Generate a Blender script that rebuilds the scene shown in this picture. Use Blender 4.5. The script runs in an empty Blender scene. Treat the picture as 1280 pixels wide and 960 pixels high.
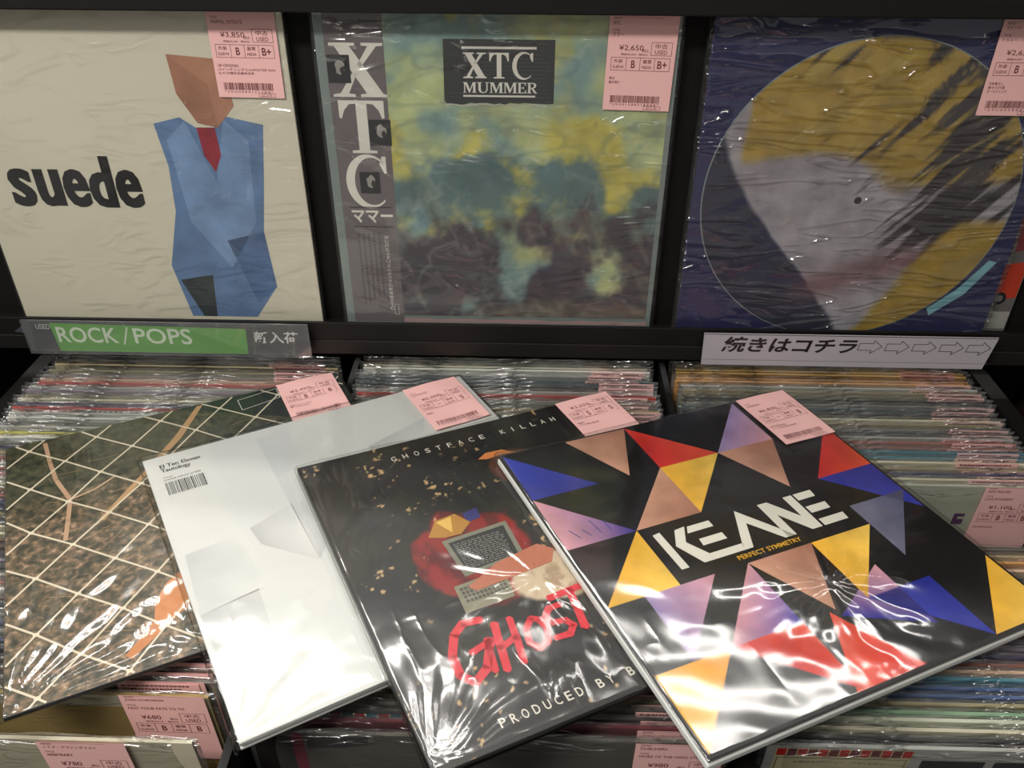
import bpy, math, random
import numpy as np
from mathutils import Matrix, Vector
from mathutils.geometry import tessellate_polygon

SC = bpy.context.scene
COL = SC.collection
R = random.Random(7)
CZ = 1.45                      # height of the camera above the shop floor

# ------------------------------------------------------------------ camera
yaw, pitch, roll, fpx = -0.0240036, 0.6778989, 0.0030598, 1049.657
def cam_axes():
    f = np.array([math.sin(yaw)*math.cos(pitch), math.cos(yaw)*math.cos(pitch), -math.sin(pitch)])
    r = np.array([math.cos(yaw), -math.sin(yaw), 0.0]); u = np.cross(r, f)
    c, s = math.cos(roll), math.sin(roll)
    return c*r+s*u, -s*r+c*u, f
cr, cu_, cf = cam_axes()
cd = bpy.data.cameras.new('camera'); cam = bpy.data.objects.new('camera', cd); COL.objects.link(cam)
cd.sensor_width = 36.0; cd.lens = fpx/1280*36.0; cd.clip_start = 0.02
cam.matrix_world = Matrix(((cr[0], cu_[0], -cf[0], 0), (cr[1], cu_[1], -cf[1], 0), (cr[2], cu_[2], -cf[2], CZ), (0, 0, 0, 1)))
SC.camera = cam

# ------------------------------------------------------------------ light
SC.view_settings.view_transform = 'Standard'
SC.view_settings.look = 'None'
SC.view_settings.gamma = 1.0
SC.view_settings.use_curve_mapping = False
SC.view_settings.exposure = 0.0
SC.cycles.transparent_max_bounces = 32
SC.cycles.max_bounces = 8
w = bpy.data.worlds.new('shop_air'); SC.world = w; w.use_nodes = True
w.node_tree.nodes['Background'].inputs[0].default_value = (1.0, 0.96, 0.91, 1)
w.node_tree.nodes['Background'].inputs[1].default_value = 0.22

def area(name, loc, sx, sy, power, col=(1, 0.955, 0.90), rz=0.0, aim=None):
    l = bpy.data.lights.new(name, 'AREA'); l.shape = 'RECTANGLE'; l.size = sx; l.size_y = sy
    l.energy = power; l.color = col
    o = bpy.data.objects.new(name, l); COL.objects.link(o); o.location = loc
    if aim is not None:
        d = Vector(aim)-Vector(loc); o.rotation_euler = d.to_track_quat('-Z', 'Y').to_euler()
    else: o.rotation_euler = (0, 0, rz)
    return o
# fluorescent tubes on the shop ceiling: ahead above the display, and behind the photographer
area('ceiling_tube', (-0.55, 1.75, 2.62), 1.2, 0.10, 17)
area('ceiling_tube', (-0.50, 1.50, 2.62), 1.2, 0.10, 17)
area('ceiling_tube', (0.85, 2.00, 2.62), 1.2, 0.10, 10)
area('ceiling_tube', (-1.0, -0.30, 2.62), 1.2, 0.22, 44)
area('ceiling_tube', (-2.1, 0.5, 2.62), 0.22, 1.2, 26)
area('ceiling_tube', (0.7, -1.2, 2.62), 1.2, 0.22, 3)

# ------------------------------------------------------------------ helpers
def lin(c):
    return tuple(((v/255.0)/12.92 if v/255.0 <= 0.04045 else ((v/255.0+0.055)/1.055)**2.4) for v in c)

def tag(o, label=None, cat=None, group=None, kind=None):
    if label: o['label'] = label
    if cat: o['category'] = cat
    if group: o['group'] = group
    if kind: o['kind'] = kind
    return o

def link(o, parent=None, M=None):
    COL.objects.link(o)
    if parent is not None: o.parent = parent
    if M is not None: o.matrix_local = M
    return o

def empty(name, M, parent=None):
    o = bpy.data.objects.new(name, None); o.empty_display_size = 0.02
    link(o, parent); o.matrix_local = M
    return o

def mesh_data(name, verts, faces, mats, cols=None, mi=None, smooth=False):
    m = bpy.data.meshes.new(name)
    m.from_pydata([tuple(v) for v in verts], [], [tuple(f) for f in faces])
    for x in (mats if isinstance(mats, (list, tuple)) else [mats]): m.materials.append(x)
    if cols is not None:
        a = m.color_attributes.new('Col', 'FLOAT_COLOR', 'POINT')
        a.data.foreach_set('color', np.concatenate([np.asarray(cols, np.float32), np.ones((len(verts), 1), np.float32)], 1).ravel())
    if mi is not None: m.polygons.foreach_set('material_index', mi)
    if smooth: m.polygons.foreach_set('use_smooth', [True]*len(m.polygons))
    m.update()
    return m

def obj(name, m, parent=None, M=None):
    return link(bpy.data.objects.new(name, m), parent, M)

def box_vf(x0, x1, y0, y1, z0, z1):
    v = [(x0, y0, z0), (x1, y0, z0), (x1, y1, z0), (x0, y1, z0), (x0, y0, z1), (x1, y0, z1), (x1, y1, z1), (x0, y1, z1)]
    f = [(0, 3, 2, 1), (4, 5, 6, 7), (0, 1, 5, 4), (1, 2, 6, 5), (2, 3, 7, 6), (3, 0, 4, 7)]
    return v, f

def box(name, b, mat, parent=None, M=None, bevel=0.0):
    v, f = box_vf(*b)
    m = mesh_data(name, v, f, mat)
    o = obj(name, m, parent, M)
    if bevel:
        md = o.modifiers.new('bevel', 'BEVEL'); md.width = bevel; md.segments = 2; md.limit_method = 'ANGLE'
    return o

# ---- materials
def newmat(name):
    m = bpy.data.materials.new(name); m.use_nodes = True
    nt = m.node_tree; b = nt.nodes['Principled BSDF']
    return m, nt, b

def flat(name, rgb, rough=0.5, spec=0.5, noise=0.0, scale=60, metal=0.0, bump=0.0, stretch=(1, 1, 1)):
    m, nt, b = newmat(name)
    c = lin(rgb)
    b.inputs['Base Color'].default_value = (*c, 1); b.inputs['Roughness'].default_value = rough
    b.inputs['Specular IOR Level'].default_value = spec; b.inputs['Metallic'].default_value = metal
    if noise or bump:
        tc = nt.nodes.new('ShaderNodeTexCoord'); mp = nt.nodes.new('ShaderNodeMapping'); mp.inputs['Scale'].default_value = stretch
        nz = nt.nodes.new('ShaderNodeTexNoise'); nz.inputs['Scale'].default_value = scale; nz.inputs['Detail'].default_value = 5
        nt.links.new(tc.outputs['Object'], mp.inputs[0]); nt.links.new(mp.outputs[0], nz.inputs['Vector'])
        if noise:
            mx = nt.nodes.new('ShaderNodeMix'); mx.data_type = 'RGBA'
            mx.inputs['A'].default_value = (*[v*(1-noise) for v in c], 1); mx.inputs['B'].default_value = (*[min(1, v*(1+noise)) for v in c], 1)
            nt.links.new(nz.outputs[0], mx.inputs['Factor']); nt.links.new(mx.outputs['Result'], b.inputs['Base Color'])
        if bump:
            bp = nt.nodes.new('ShaderNodeBump'); bp.inputs['Strength'].default_value = bump; bp.inputs['Distance'].default_value = 0.001
            nt.links.new(nz.outputs[0], bp.inputs['Height']); nt.links.new(bp.outputs[0], b.inputs['Normal'])
    return m

def print_mat(name, rough=0.4, noise=0.12, scale=25, detail=6, spec=0.4):
    """ink on card: the colour of each print comes from its vertices, with fine paper grain"""
    m, nt, b = newmat(name)
    a = nt.nodes.new('ShaderNodeAttribute'); a.attribute_name = 'Col'
    tc = nt.nodes.new('ShaderNodeTexCoord')
    nz = nt.nodes.new('ShaderNodeTexNoise'); nz.inputs['Scale'].default_value = scale; nz.inputs['Detail'].default_value = detail
    nt.links.new(tc.outputs['Object'], nz.inputs['Vector'])
    mr = nt.nodes.new('ShaderNodeMapRange'); mr.inputs['From Min'].default_value = 0.3; mr.inputs['From Max'].default_value = 0.7
    mr.inputs['To Min'].default_value = 1-noise; mr.inputs['To Max'].default_value = 1+noise
    nt.links.new(nz.outputs[0], mr.inputs[0])
    mx = nt.nodes.new('ShaderNodeVectorMath'); mx.operation = 'SCALE'
    nt.links.new(a.outputs['Color'], mx.inputs[0]); nt.links.new(mr.outputs[0], mx.inputs['Scale'])
    nt.links.new(mx.outputs[0], b.inputs['Base Color'])
    b.inputs['Roughness'].default_value = rough; b.inputs['Specular IOR Level'].default_value = spec
    return m

def film_mat(name, rough=0.05, bump=0.3, scale=40, stretch=(1, 1, 1), ior=1.5, gain=1.0, rotz=0.0, tint=(0.97, 0.98, 0.97), haze=0.0, dist=0.6, ridge=0.0, rscale=22, rstretch=(1, 1, 1), rrot=0.0, cover=0.5, topmask=False):
    """clear plastic film: lets light through and mirrors the lamps in its creases"""
    m = bpy.data.materials.new(name); m.use_nodes = True; nt = m.node_tree; nt.nodes.clear()
    out = nt.nodes.new('ShaderNodeOutputMaterial')
    tr = nt.nodes.new('ShaderNodeBsdfTransparent'); tr.inputs[0].default_value = (*tint, 1)
    gl = nt.nodes.new('ShaderNodeBsdfGlossy'); gl.inputs['Roughness'].default_value = rough
    tc = nt.nodes.new('ShaderNodeTexCoord'); mp = nt.nodes.new('ShaderNodeMapping')
    mp.inputs['Scale'].default_value = stretch; mp.inputs['Rotation'].default_value = (0, 0, rotz)
    nz = nt.nodes.new('ShaderNodeTexNoise'); nz.inputs['Scale'].default_value = scale; nz.inputs['Detail'].default_value = 3; nz.inputs['Distortion'].default_value = dist
    bp = nt.nodes.new('ShaderNodeBump'); bp.inputs['Strength'].default_value = bump; bp.inputs['Distance'].default_value = 0.002
    nt.links.new(tc.outputs['Object'], mp.inputs[0]); nt.links.new(mp.outputs[0], nz.inputs['Vector'])
    if ridge:                                   # sharp creases gathered in patches
        mp2 = nt.nodes.new('ShaderNodeMapping'); mp2.inputs['Scale'].default_value = rstretch; mp2.inputs['Rotation'].default_value = (0, 0, rrot)
        nt.links.new(tc.outputs['Object'], mp2.inputs[0])
        n3 = nt.nodes.new('ShaderNodeTexNoise'); n3.inputs['Scale'].default_value = rscale; n3.inputs['Detail'].default_value = 2; n3.inputs['Distortion'].default_value = .8
        nt.links.new(mp2.outputs[0], n3.inputs['Vector'])
        n2 = nt.nodes.new('ShaderNodeTexNoise'); n2.inputs['Scale'].default_value = 9; n2.inputs['Detail'].default_value = 2; nt.links.new(tc.outputs['Object'], n2.inputs['Vector'])
        def mth(op, a_, b_=None, c_=None):
            q = nt.nodes.new('ShaderNodeMath'); q.operation = op
            for i_, x_ in enumerate((a_, b_, c_)):
                if x_ is None: continue
                if isinstance(x_, (int, float)): q.inputs[i_].default_value = x_
                else: nt.links.new(x_, q.inputs[i_])
            return q.outputs[0]
        rg_ = mth('POWER', mth('SUBTRACT', 1.0, mth('ABSOLUTE', mth('MULTIPLY_ADD', n3.outputs[0], 2.0, -1.0))), 14.0)
        mr_ = nt.nodes.new('ShaderNodeMapRange'); mr_.inputs['From Min'].default_value = cover; mr_.inputs['From Max'].default_value = cover+.12; nt.links.new(n2.outputs[0], mr_.inputs[0])
        cov = mr_.outputs[0]; base = nz.outputs[0]
        if topmask:                             # filed sleeves crumple along their open top only
            sp = nt.nodes.new('ShaderNodeSeparateXYZ'); nt.links.new(tc.outputs['Object'], sp.inputs[0])
            mz = nt.nodes.new('ShaderNodeMapRange'); mz.inputs['From Min'].default_value = -.014; mz.inputs['From Max'].default_value = -.002
            mz.inputs['To Min'].default_value = .06; nt.links.new(sp.outputs['Z'], mz.inputs[0])
            cov = mth('MULTIPLY', cov, mz.outputs[0]); base = mth('MULTIPLY', base, mz.outputs[0])
        hh = mth('MULTIPLY_ADD', mth('MULTIPLY', rg_, cov), ridge, base)
        nt.links.new(hh, bp.inputs['Height'])
    else: nt.links.new(nz.outputs[0], bp.inputs['Height'])
    nt.links.new(bp.outputs[0], gl.inputs['Normal'])
    # Schlick reflectance, the same from either side of the thin sheet
    fr = nt.nodes.new('ShaderNodeLayerWeight'); fr.inputs['Blend'].default_value = 0.5; nt.links.new(bp.outputs[0], fr.inputs['Normal'])
    pw = nt.nodes.new('ShaderNodeMath'); pw.operation = 'POWER'; pw.inputs[1].default_value = 5.0; nt.links.new(fr.outputs['Facing'], pw.inputs[0])
    mu = nt.nodes.new('ShaderNodeMath'); mu.operation = 'MULTIPLY_ADD'; mu.inputs[1].default_value = 0.6; mu.inputs[2].default_value = 0.07*gain; mu.use_clamp = True
    nt.links.new(pw.outputs[0], mu.inputs[0])
    mix = nt.nodes.new('ShaderNodeMixShader')
    nt.links.new(mu.outputs[0], mix.inputs[0]); nt.links.new(tr.outputs[0], mix.inputs[1]); nt.links.new(gl.outputs[0], mix.inputs[2])
    if haze:
        df = nt.nodes.new('ShaderNodeBsdfDiffuse'); df.inputs[0].default_value = (0.8, 0.82, 0.82, 1)
        m2 = nt.nodes.new('ShaderNodeMixShader'); m2.inputs[0].default_value = haze
        nt.links.new(mix.outputs[0], m2.inputs[1]); nt.links.new(df.outputs[0], m2.inputs[2]); nt.links.new(m2.outputs[0], out.inputs[0])
    else: nt.links.new(mix.outputs[0], out.inputs[0])
    return m

M_print = print_mat('cover_ink', noise=0.05)
M_paint = print_mat('painted_ink', noise=0.22, scale=28, detail=8)
M_hair = print_mat('brushed_ink', noise=0.25, scale=40, detail=8)
M_black = flat('black_laminate', (14, 13, 12), 0.55, 0.35, noise=0.2, scale=8)
M_board = flat('black_backboard', (13, 12, 11), 0.7, 0.25, noise=0.25, scale=14)
M_edge = flat('worn_black_edge', (26, 24, 22), 0.45, 0.4)
M_floor = flat('shop_floor', (120, 112, 100), 0.5, 0.4, noise=0.15, scale=4)
M_carton = flat('jacket_card_black', (24, 23, 24), 0.35)
M_cwhite = flat('jacket_card_white', (222, 222, 219), 0.5)
M_pink = flat('pink_label_paper', (238, 188, 184), 0.6, 0.3, noise=0.03, scale=200)
M_film_disp = film_mat('display_film', 0.10, 0.35, 18, (1, 1, 1), gain=1.0, haze=0.02, ridge=9.0, rscale=20, rstretch=(.6, 1.5, 1), rrot=.5, cover=.47)
M_film_top = film_mat('loose_film', 0.12, 0.10, 9, (1, 1, 1), gain=1.7, ridge=.8, rscale=9, rstretch=(1.2, .5, 1), rrot=.6, cover=.5)
M_film_shrink = film_mat('shrink_film', 0.12, 0.16, 14, (1, 1, 1), gain=1.05, ridge=1.2, rscale=18, rstretch=(1.6, .5, 1), rrot=-.3, cover=.5)
M_film_bin = film_mat('bin_sleeve_film', 0.18, 1.0, 60, (1, 1, 1.6), gain=2.4, haze=0.04, ridge=5, rscale=30, rstretch=(.5, 1, 2), cover=.35, topmask=True)
M_acrylic = film_mat('clear_acrylic', 0.08, 0.0, 1, gain=1.0, haze=0.05)

def jacket_objcol():
    m, nt, b = newmat('jacket_card')
    oi = nt.nodes.new('ShaderNodeObjectInfo'); tc = nt.nodes.new('ShaderNodeTexCoord')
    nz = nt.nodes.new('ShaderNodeTexNoise'); nz.inputs['Scale'].default_value = 18; nz.inputs['Detail'].default_value = 4
    mp = nt.nodes.new('ShaderNodeMapping'); mp.inputs['Scale'].default_value = (0.3, 1, 3)
    nt.links.new(tc.outputs['Object'], mp.inputs[0]); nt.links.new(mp.outputs[0], nz.inputs['Vector'])
    mr = nt.nodes.new('ShaderNodeMapRange'); mr.inputs['To Min'].default_value = 0.7; mr.inputs['To Max'].default_value = 1.25
    nt.links.new(nz.outputs[0], mr.inputs[0])
    mx = nt.nodes.new('ShaderNodeVectorMath'); mx.operation = 'SCALE'
    nt.links.new(oi.outputs['Color'], mx.inputs[0]); nt.links.new(mr.outputs[0], mx.inputs['Scale']); nt.links.new(mx.outputs[0], b.inputs['Base Color'])
    b.inputs['Roughness'].default_value = 0.5
    return m
M_jacket = jacket_objcol()

def litter_mat():
    m, nt, b = newmat('leaf_litter_print')
    tc = nt.nodes.new('ShaderNodeTexCoord')
    n1 = nt.nodes.new('ShaderNodeTexNoise'); n1.inputs['Scale'].default_value = 130; n1.inputs['Detail'].default_value = 9; n1.inputs['Roughness'].default_value = .62; n1.inputs['Distortion'].default_value = .35
    n2 = nt.nodes.new('ShaderNodeTexNoise'); n2.inputs['Scale'].default_value = 9; n2.inputs['Detail'].default_value = 3
    for n in (n1, n2): nt.links.new(tc.outputs['Object'], n.inputs['Vector'])
    r1 = nt.nodes.new('ShaderNodeValToRGB'); e = r1.color_ramp.elements
    e[0].position = 0.34; e[0].color = (*lin((38, 34, 24)), 1); e[1].position = 0.72; e[1].color = (*lin((190, 168, 142)), 1)
    for p, c in ((0.45, (66, 62, 46)), (0.53, (98, 82, 62)), (0.61, (134, 108, 84))):
        k = e.new(p); k.color = (*lin(c), 1)
    r2 = nt.nodes.new('ShaderNodeValToRGB'); e = r2.color_ramp.elements
    e[0].position = 0.35; e[0].color = (*lin((34, 38, 28)), 1); e[1].position = 0.7; e[1].color = (*lin((88, 86, 64)), 1)
    mx = nt.nodes.new('ShaderNodeMix'); mx.data_type = 'RGBA'
    nt.links.new(n1.outputs[0], r1.inputs[0]); nt.links.new(n1.outputs[0], r2.inputs[0])
    # litter in the middle, dark green shrubs towards the top of the print
    sx = nt.nodes.new('ShaderNodeSeparateXYZ'); nt.links.new(tc.outputs['Object'], sx.inputs[0])
    mr = nt.nodes.new('ShaderNodeMapRange'); mr.inputs['From Min'].default_value = -0.13; mr.inputs['From Max'].default_value = -0.02
    mr.inputs['To Min'].default_value = 0.0; mr.inputs['To Max'].default_value = 1.0
    nt.links.new(sx.outputs['Y'], mr.inputs[0])
    ad = nt.nodes.new('ShaderNodeMath'); ad.operation = 'ADD'; nt.links.new(mr.outputs[0], ad.inputs[0]); nt.links.new(n2.outputs[0], ad.inputs[1])
    m3 = nt.nodes.new('ShaderNodeMapRange'); m3.inputs['From Min'].default_value = 0.55; m3.inputs['From Max'].default_value = 1.0; nt.links.new(ad.outputs[0], m3.inputs[0])
    nt.links.new(m3.outputs[0], mx.inputs['Factor']); nt.links.new(r1.outputs[0], mx.inputs['A']); nt.links.new(r2.outputs[0], mx.inputs['B'])
    nt.links.new(mx.outputs['Result'], b.inputs['Base Color']); b.inputs['Roughness'].default_value = 0.4
    return m
M_litter = litter_mat()

# ---- lettering
_tc = {}
def glyphs(s, bold=0.0, shear=0.0, space=1.0):
    k = (s, bold, shear, space)
    if k not in _tc:
        cu = bpy.data.curves.new('lettering', 'FONT'); cu.body = s; cu.size = 1; cu.resolution_u = 3 if len(s) < 12 else 2
        cu.offset = bold; cu.shear = shear; cu.space_character = space
        o = bpy.data.objects.new('lettering', cu); COL.objects.link(o)
        bpy.context.view_layer.update()
        dg = bpy.context.evaluated_depsgraph_get(); me = o.evaluated_get(dg).to_mesh()
        v = np.array([x.co[:2] for x in me.vertices]).reshape(-1, 2)
        me.calc_loop_triangles(); f = [tuple(t.vertices) for t in me.loop_triangles]
        o.evaluated_get(dg).to_mesh_clear(); bpy.data.objects.remove(o); bpy.data.curves.remove(cu)
        _tc[k] = (v, f)
    return _tc[k]

def vnoise(x, y, seed, oct=4):
    rs = np.random.RandomState(seed); t = 0; amp = 1; tot = 0
    for o in range(oct):
        g = rs.rand(64, 64); xi = np.floor(x).astype(int); yi = np.floor(y).astype(int); fx = x-xi; fy = y-yi
        fx = fx*fx*(3-2*fx); fy = fy*fy*(3-2*fy)
        a = g[xi % 64, yi % 64]; b = g[(xi+1) % 64, yi % 64]; c = g[xi % 64, (yi+1) % 64]; d = g[(xi+1) % 64, (yi+1) % 64]
        t = t+amp*((a*(1-fx)+b*fx)*(1-fy)+(c*(1-fx)+d*fx)*fy); tot += amp; amp *= .5; x = x*2.03+5; y = y*2.03+9
    return t/tot

class Art:
    """flat print in millimetres: x to the right, y up (negative down from the top edge)"""
    def __init__(s): s.v = []; s.f = []; s.c = []
    def tri(s, pts, tris, col, lay):
        n = len(s.v); z = 0.12+0.05*lay
        cc = [lin(c) for c in col] if isinstance(col, list) else [lin(col)]*len(pts)
        s.v += [(p[0]/1000, p[1]/1000, z/1000) for p in pts]; s.c += cc
        for t in tris:
            a, b, c = [pts[i] for i in t]
            if (b[0]-a[0])*(c[1]-a[1])-(b[1]-a[1])*(c[0]-a[0]) < 0: t = (t[0], t[2], t[1])
            s.f.append(tuple(i+n for i in t))
    def poly(s, pts, col, lay=0):
        s.tri(pts, tessellate_polygon([[Vector((p[0], p[1], 0)) for p in pts]]), col, lay)
    def rect(s, x0, y0, x1, y1, col, lay=0): s.tri([(x0, y0), (x1, y0), (x1, y1), (x0, y1)], [(0, 1, 2), (0, 2, 3)], col, lay)
    def frame(s, x0, y0, x1, y1, t, col, lay=0):
        s.rect(x0, y0, x1, y0+t, col, lay); s.rect(x0, y1-t, x1, y1, col, lay); s.rect(x0, y0, x0+t, y1, col, lay); s.rect(x1-t, y0, x1, y1, col, lay)
    def text(s, t, x0, y0, w_, h_, col, lay=1, bold=0.0, shear=0.0, space=1.0, rot=0.0):
        v, f = glyphs(t, bold, shear, space)
        if not len(v): return
        mn = v.min(0); mx = v.max(0); d = np.maximum(mx-mn, 1e-6)
        q = (v-mn)/d*np.array([w_, h_])
        c, sn = math.cos(rot), math.sin(rot)
        s.tri([(x0+a*c-b*sn, y0+a*sn+b*c) for a, b in q], f, col, lay)
    def line(s, pts, wd, col, lay=0):
        for (ax, ay), (bx, by) in zip(pts, pts[1:]):
            dx, dy = bx-ax, by-ay; l = math.hypot(dx, dy) or 1; nx, ny = -dy/l*wd/2, dx/l*wd/2; ex, ey = dx/l*wd*.2, dy/l*wd*.2
            s.tri([(ax+nx-ex, ay+ny-ey), (ax-nx-ex, ay-ny-ey), (bx-nx+ex, by-ny+ey), (bx+nx+ex, by+ny+ey)], [(0, 1, 2), (0, 2, 3)], col, lay)
    def ellipse(s, cx, cy, rx, ry, col, lay=0, n=32, jit=0, rot=0, rr=None):
        p = []
        for i in range(n):
            a = 2*math.pi*i/n; k = 1+(rr.uniform(-jit, jit) if rr else 0)
            u, v_ = rx*k*math.cos(a), ry*k*math.sin(a); p.append((cx+u*math.cos(rot)-v_*math.sin(rot), cy+u*math.sin(rot)+v_*math.cos(rot)))
        s.poly(p, col, lay)
    def ring(s, cx, cy, r0, r1, col, lay=0, n=64, a0=0, a1=2*math.pi):
        p = []; f = []
        for i in range(n+1):
            a = a0+(a1-a0)*i/n; p += [(cx+r0*math.cos(a), cy+r0*math.sin(a)), (cx+r1*math.cos(a), cy+r1*math.sin(a))]
        for i in range(n): f += [(2*i, 2*i+1, 2*i+3), (2*i, 2*i+3, 2*i+2)]
        s.tri(p, f, col, lay)
    def barcode(s, x0, y0, x1, y1, seed, col, lay=1, u=0.42):
        r = random.Random(seed); x = x0
        while x < x1-0.3:
            wd = r.choice([u, u, 2*u]); s.rect(x, y0, min(x+wd, x1), y1, col, lay); x += wd+r.choice([u, u, 2*u])
    def build(s, name, parent, mat=None):
        return obj(name, mesh_data(name, s.v, s.f, mat or M_print, s.c), parent)

def painted(name, parent, x0, y0, x1, y1, n, fn, mat, z=0.1):
    """a printed picture whose soft colour fields fn(x, y) (mm) live on the vertices of a fine flat grid"""
    xs = np.linspace(x0, x1, n); ys = np.linspace(y0, y1, n); X, Y = np.meshgrid(xs, ys)
    c = np.clip(fn(X, Y), 0, 255)/255.0; c = np.where(c <= .04045, c/12.92, ((c+.055)/1.055)**2.4).reshape(-1, 3)
    v = np.stack([X.ravel()/1000, Y.ravel()/1000, np.full(X.size, z/1000)], 1)
    i = np.arange(n*n).reshape(n, n); a, b, d, e = i[:-1, :-1].ravel(), i[:-1, 1:].ravel(), i[1:, 1:].ravel(), i[1:, :-1].ravel()
    f = np.stack([a, b, d, e], 1) if y1 > y0 else np.stack([a, e, d, b], 1)
    return obj(name, mesh_data(name, v, f.tolist(), mat, c), parent)
def sm(e0, e1, x):
    t = np.clip((x-e0)/(e1-e0), 0, 1); return t*t*(3-2*t)
def mixc(base, col, m): return base*(1-m[..., None])+np.array(col, float)*m[..., None]

# ---- film over a record lying or standing in the jacket's own frame (mm)
def film(name, parent, mat, S=315, T=4, over=3, z0=0.9, hfn=None, n=110, wrap=True, press=None, M=None, upper=()):
    xs = np.linspace(-over, S+over, n); X, Y = np.meshgrid(xs, -xs[::1])
    Z = np.full(X.shape, float(z0))
    if hfn is not None: Z = Z+hfn(X, Y)
    Z = np.maximum(Z, 0.75)
    if press:                                   # the film lies flat under the price label
        x0_, y0_, zm = press; k_ = sm(x0_-14, x0_-2, X)*sm(y0_-14, y0_-2, Y); Z = Z*(1-k_)+np.minimum(Z, zm)*k_
    for MU, TU in upper:                        # and is squeezed flat where the next record lies on it
        K = np.array(MU.inverted() @ M); P = np.stack([X.ravel()/1000, Y.ravel()/1000, np.zeros(X.size), np.ones(X.size)])
        q = (K @ P)[:3]*1000; ins = (q[0] > -6) & (q[0] < 321) & (q[1] < 6) & (q[1] > -321)
        gap = (q[2]*-1-TU-.5); gap = np.where(ins, np.maximum(gap, .08), 99).reshape(X.shape); Z = np.minimum(Z, gap)
    b = np.minimum.reduce([X+over, S+over-X, -Y+over, Y+S+over])   # distance to the outer edge
    Z = np.where(b < 2.6, Z*(b/2.6)+(-T*0.5)*(1-b/2.6), Z) if wrap else Z
    v = np.stack([X.ravel()/1000, Y.ravel()/1000, Z.ravel()/1000], 1)
    i = np.arange(n*n).reshape(n, n)
    f = np.stack([i[:-1, :-1].ravel(), i[1:, :-1].ravel(), i[1:, 1:].ravel(), i[:-1, 1:].ravel()], 1).tolist()
    if wrap:                                    # turn the film down round the edge and under the jacket
        ring = list(i[0, :])+list(i[1:, -1])+list(i[-1, ::-1][1:])+list(i[::-1, 0][1:-1])
        base = len(v); cx = S/2000
        low = [((v[k][0]-cx)*0.985+cx, (v[k][1]+cx)*0.985-cx, (-T-0.25)/1000) for k in ring]
        v = np.concatenate([v, np.array(low)]); m = len(ring)
        f += [(ring[j], ring[(j+1) % m], base+(j+1) % m, base+j) for j in range(m)]
    return obj(name, mesh_data(name, v, f, mat, smooth=True), parent)

def waves(seed, comps, fans=(), puff=0):
    def fn(X, Y):
        Z = 0
        for amp, lam, ang in comps:
            wv = vnoise(X/60+seed, Y/60+seed, seed, 2)*5.5
            Z = Z+amp*np.sin(2*math.pi*(X*math.cos(ang)+Y*math.sin(ang))/lam+wv)
        for cx, cy, rad, cnt, amp in fans:
            dx, dy = X-cx, Y-cy; r = np.hypot(dx, dy); a = np.arctan2(dy, dx)
            Z = Z+amp*np.sin(a*cnt+vnoise(r/25+3, a*4, seed+5, 2)*5)*np.exp(-(r/rad)**2)*np.clip(r/12, 0, 1)
        if puff:
            Z = Z+puff*vnoise(X/70+seed*3, Y/70+1, seed+9, 2)
        return Z+0.6
    return fn

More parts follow.
